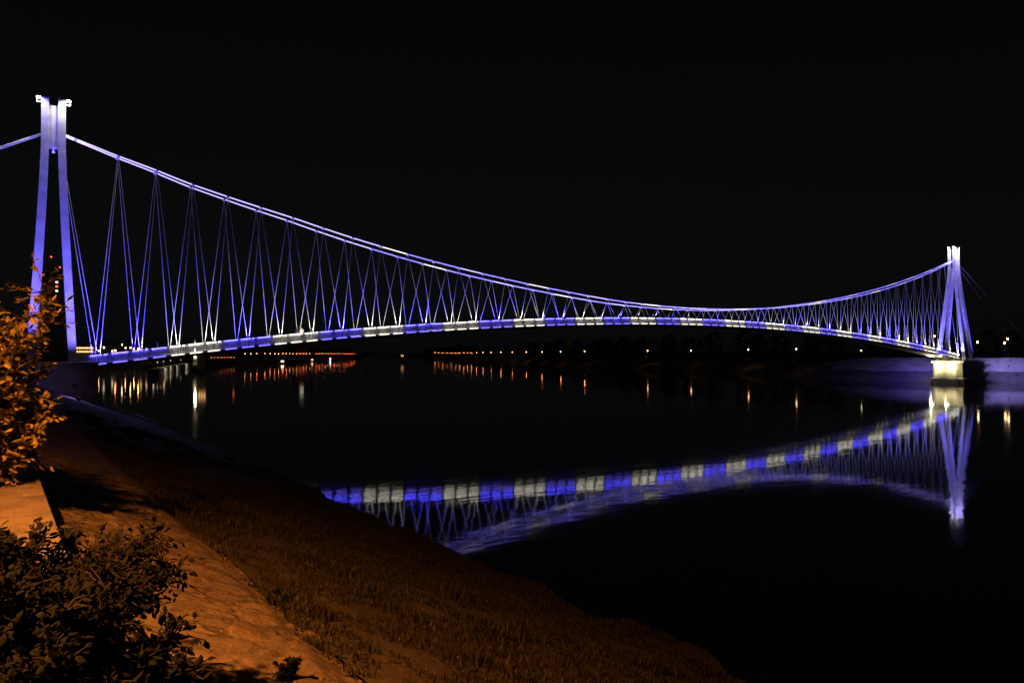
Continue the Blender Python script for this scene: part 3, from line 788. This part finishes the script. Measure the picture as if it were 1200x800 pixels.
# ------------------------------------------------------------------ town across the inlet
M['wall_dark'] = paint('dull plaster', (.25,.23,.21), .9, vary=.15, scale=.5)
M['wall_cream'] = paint('cream plaster', (.5,.4,.26), .9, vary=.12, scale=.5)
M['wall_white'] = paint('white stone', (.65,.63,.56), .8, vary=.08, scale=.6)
M['roof'] = paint('brown tiles', (.14,.08,.06), .9, vary=.25, scale=2)
M['win_warm'] = glow('warm lit window', (1,.55,.2), 2.2)
M['win_white'] = glow('white lit window', (1,.85,.6), 2.2)
M['win_red'] = glow('red lit sign', (1,.12,.04), 3.5)
M['beacon'] = glow('red beacon lens', (1,.04,.06), 5)
def building(name, label, loc, rz, w_, d_, h, wall, windows, roof=None, win='win_warm', cat='building', ww=.9, wh=1.3):
    root = empty(name, loc, rz)
    m = MB(); m.box((0,0,h/2-1.5), (w_,d_,h+3)); m.build('wall', wall, root)
    m = MB()
    if roof: 
        m.add([(-w_/2-.4,-d_/2-.4,h+.01),(w_/2+.4,-d_/2-.4,h+.01),(w_/2+.4,d_/2+.4,h+.01),(-w_/2-.4,d_/2+.4,h+.01),(-w_/2+1,0,h+roof),(w_/2-1,0,h+roof)],
              [(0,1,5,4),(1,2,5),(2,3,4,5),(3,0,4),(3,2,1,0)])
    else: m.box((0,0,h+.2), (w_+.3,d_+.3,.4))
    m.build('roof', M['roof'], root)
    for x, z, *k in windows:
        m = MB(); m.box((x,-d_/2-.02,z), (ww,.1,wh)); m.build('window', M[k[0] if k else win], root)
    return tag(root, label, cat)
A = -.12
tb = building('apartment_tower', 'tall dark apartment tower with red roof beacons between the left pylon legs', (31.5,555,-2), A, 10, 12, 63,
         M['wall_dark'], [(1.2,56.3,'win_white'),(1.2,53.2,'win_red'),(1.2,49.9,'win_white')], ww=1.5, wh=1.3)
for bx, bz in ((-2.6,75.0),(3.0,67.6)):
    m = MB(); m.tube([(bx,-4,63.2),(bx,-4,bz-.5)], [.3,.12], 6); mast = m.build('mast', M['pole'], tb)
    m = MB(); m.lathe([(.2,bz-.5),(.55,bz-.2),(.55,bz+.3),(.2,bz+.6)], (bx,-4,0), 8); m.build('beacon', M['beacon'], mast)
hl = building('terrace_restaurant', 'low lit restaurant with warm windows right of the left pylon foot', (36,381,-2.5), A, 9, 8, 7.6, M['wall_cream'],
         [(x, z) for z in (5.0,7.0) for x in (-3.6,-2.4,-1.2,0,1.2,2.4,3.6)], None, ww=.8, wh=.9)
building('town_house', 'narrow town house behind the left railing with two small white windows', (52,425,-2.5), A, 9, 8, 8.5, M['wall_dark'], [(-2,7.6,'win_white'),(2.6,5.4,'win_white')], 3)
building('town_house', 'wide town house left of the white spire with several amber windows', (76,420,-2.5), A, 17, 9, 8, M['wall_dark'], [(-6,6.6),(-3,6.6),(1,6.6,'win_white'),(5,4.2),(7,6.6)], 3.2)
building('orange_house', 'small orange floodlit house right of the white spire, behind the railing', (71.6,260.5,-3.2), A, 3.6, 4, 7.9, M['wall_cream'], [(-1.1,6.6),(0,6.6),(1.1,6.6)], 1.2, ww=.6)
lamp('house_beam', 'SPOT', (71,255.2,1.0), 700, (1,.5,.15), None, (71.5,258.6,4.2), .2, .9, .5)
# white spire
sp = tag(empty('lit_spire', (63.6,235.4,-3.6)), 'white floodlit spire standing up behind the left railing', 'monument')
m = MB(); m.box((0,0,1.0), (1.5,1.5,2.4)); m.box((0,0,2.3), (1.7,1.7,.25)); m.build('pedestal', M['wall_white'], sp)
m = MB(); m.sweep([[(-r,-r,z),(r,-r,z),(r,r,z),(-r,r,z)] for r, z in ((.55,2.43),(.45,7.2),(.12,10.6),(.02,11.2))]); m.build('shaft', M['wall_white'], sp)
m = MB(); m.lathe([(.1,-.1),(.4,0),(.42,.35),(.1,.5)], (-.1,-1.35,6.2), 8); m.box((-.1,-.9,6.15), (.1,1.0,.1)); m.build('lamp_globe', glow('spire lamp', (1,.75,.42), 260), sp)
lamp('spire_beam', 'SPOT', (0,-3,1), 2600, (1,.95,.75), sp, (0,0,7), .1, 1.0, .5)
# quay wall with lit restaurants towards the winter harbour
m = MB(); qp = [(44,200),(56,250),(70,305),(90,372),(122,500),(160,640)]
m.sweep([[(x,y,-8),(x-4,y,-8),(x-4,y,-4.4),(x,y,-4.4)] for x, y in qp]); tag(m.build('quay_wall', M['slab']), 'pale curved quay wall at the water under the left part of the deck', 'quay')
for y_, pw in ((232,900),(262,800),(300,800),(345,700)):  # lamps added to make the quay a pale lit strip
    x_ = np.interp(y_, [p[1] for p in qp], [p[0] for p in qp]); 
    place_lamp('quay white', 'added_quay_lamp', (x_-3, y_, -2.2), -4.4, f'added small white lamp on the quay wall, {ordinal(int((y_-225)//35))} from its near end', 'added lamps on the quay wall', (1,.88,.62), 1.6, .16)
    lamp('quay_fill', 'SPOT', (x_+2.6, y_-2.6, -2.0), 1500, (1,.88,.62), bpy.data.objects['quay_wall'], (x_-1, y_+.5, -5), .1, math.radians(150), .6)  # added fill hovering before the quay wall, no fixture
bb = building('riverside_bar', 'long riverside bar with a row of red-orange lights below the deck', (150,560,-4.4), .9, 46, 6, 3.2, M['wall_dark'], [(x, 2.2, 'win_red' if i % 3 else 'win_warm') for i, x in enumerate(np.linspace(-21,21,8))], None, ww=1.3, wh=.8)
# domed hall beyond
dh = tag(empty('domed_hall', (262,688,1.8)), 'white domed building top shining just above the deck rail', 'building')
m = MB(); m.box((0,0,6.8), (12,12,28.4)); m.build('wall', M['wall_dark'], dh)
m = MB(); m.lathe([(4.6,21),(4.6,23.2),(4.2,24.6),(3.0,26.0),(1.2,26.9),(.3,27.2),(.15,28.6)], n=16); m.build('dome', M['wall_white'], dh, smooth=True)
m = MB(); m.lathe([(1.0,24.8),(1.0,26.0),(.2,26.6)], (13.5,0,0), 8); m.build('lantern', M['wall_white'], dh); m = MB(); m.box((13.5,0,11.1), (2.4,2.4,27.2)); m.build('turret', M['wall_dark'], dh)
lamp('dome_beam', 'SPOT', (1,-14,20), 9000, (1,.95,.75), dh, (1,0,24.6), .3, .5, .5)
kb = building('riverside_kiosk', 'tiny lit kiosk alone in the dark stretch left of the far lamp row', (307.7,540,-3.0), .6, 6, 4, 3.4, M['wall_cream'], [(-1.6,1.9),(1.4,1.7)], None)
# moored boats under the lamps
def boat(label, loc, rz, lit, ln=11):
    root = empty('moored_boat', loc, rz); m = MB(); sec = []
    for t in np.linspace(0,1,9):
        x = (t-.5)*ln; b = 1.7*math.sin(math.pi*(.12+.8*t)**.8)**.6 if t < 1 else .05; b = max(.05, b)
        sec.append([(x,-b*.55,-.3),(x,b*.55,-.3),(x,b,.9+.5*t*t),(x,-b,.9+.5*t*t)])
    m.sweep(sec); m.build('hull', M['wall_white'], root)
    m = MB(); m.box((-.8,0,1.9), (ln*.5,2.3,1.8)); m.box((-.8,0,2.9), (ln*.56,2.6,.15)); cb = m.build('cabin', M['wall_dark'], root)
    m = MB()
    for sd in (-1, 1): m.box((-.8,sd*1.17,2.1), (ln*.44,.06,.7))
    m.build('window', lit, cb); return tag(root, label, 'boat', 'boats moored at the town waterfront')
boat('moored boat with a white lit cabin, leftmost under the deck', (185,505,WATER), .8, glow('boat cabin white', (1,.8,.5), 6))
boat('moored boat with an orange lit cabin under the middle of the left lamp row', (253,627,WATER), .9, glow('boat cabin orange', (1,.4,.12), 6))
boat('moored boat with a bright white lamp near the right end of the left lamp row', (306,717,WATER), 1.0, glow('boat cabin bright', (1,.93,.8), 16), 13)
# red light on an added mast, standing in for distant car lights
sg = tag(empty('red_mast_light', (86, 262, -4.4)), 'red light on an added thin mast, in place of car lights, seen through the blue stretch of railing', 'signal light')
m = MB(); m.tube([(0,0,0),(0,0,7.6)], [.12,.07], 8); m.box((0,0,7.2), (.9,.5,.08)); m.build('mast', M['pole'], sg)
m = MB(); m.lathe([(.15,7.6),(.3,7.7),(.3,8.1),(.15,8.2)], n=8); m.build('lens', M['win_red'], sg)

# ------------------------------------------------------------------ person on the deck
def person(loc, rz, label):
    me = bpy.data.meshes.new('person'); bm = bmesh.new(); sl_ = bm.verts.layers.skin.verify()
    J = [((0,0,.95),.15,.11),((0,0,1.12),.14,.1),((0,0,1.32),.17,.11),((0,.0,1.46),.07,.07),((0,.01,1.55),.075,.09),((0,.01,1.64),.08,.095),((0,.0,1.71),.05,.06),
         ((.1,0,.9),.095,.1),((.11,.02,.5),.065,.07),((.11,-.02,.09),.045,.05),((.12,.14,.04),.045,.035),
         ((-.1,0,.9),.095,.1),((-.11,.0,.5),.065,.07),((-.11,-.08,.09),.045,.05),((-.12,.08,.04),.045,.035),
         ((.2,0,1.38),.065,.065),((.26,-.02,1.12),.048,.048),((.25,.08,.88),.035,.035),((.25,.11,.78),.03,.045),
         ((-.2,0,1.38),.065,.065),((-.26,-.02,1.12),.048,.048),((-.25,.1,.9),.035,.035),((-.25,.13,.8),.03,.045)]
    E = [(0,1),(1,2),(2,3),(3,4),(4,5),(5,6),(0,7),(7,8),(8,9),(9,10),(0,11),(11,12),(12,13),(13,14),(2,15),(15,16),(16,17),(17,18),(2,19),(19,20),(20,21),(21,22)]
    vv = []
    for p, rx, ry in J:
        v = bm.verts.new(p); v[sl_].radius = (rx, ry); vv.append(v)
    vv[0][sl_].use_root = True
    for a, b in E: bm.edges.new((vv[a], vv[b]))
    bm.to_mesh(me); bm.free()
    o = bpy.data.objects.new('person', me); col.objects.link(o); o.location = loc; o.rotation_euler = (0,0,rz)
    o.modifiers.new('skin','SKIN').use_smooth_shade = True; s2 = o.modifiers.new('sub','SUBSURF'); s2.levels = s2.render_levels = 2
    me.materials.append(paint('grey jacket cloth', (.6,.6,.62), .8))
    m = MB(); m.lathe([(.03,1.755),(.085,1.73),(.1,1.67),(.1,1.6)], (0,-.015,0), 10); h = m.build('hair', paint('dark hair', (.03,.02,.015), .6), o, smooth=True)
    return tag(o, label, 'person')
person((warp(10.4), -1.5, deck_z(10.4)+.005), math.radians(80), 'person in a grey jacket walking on the left end of the lit deck')
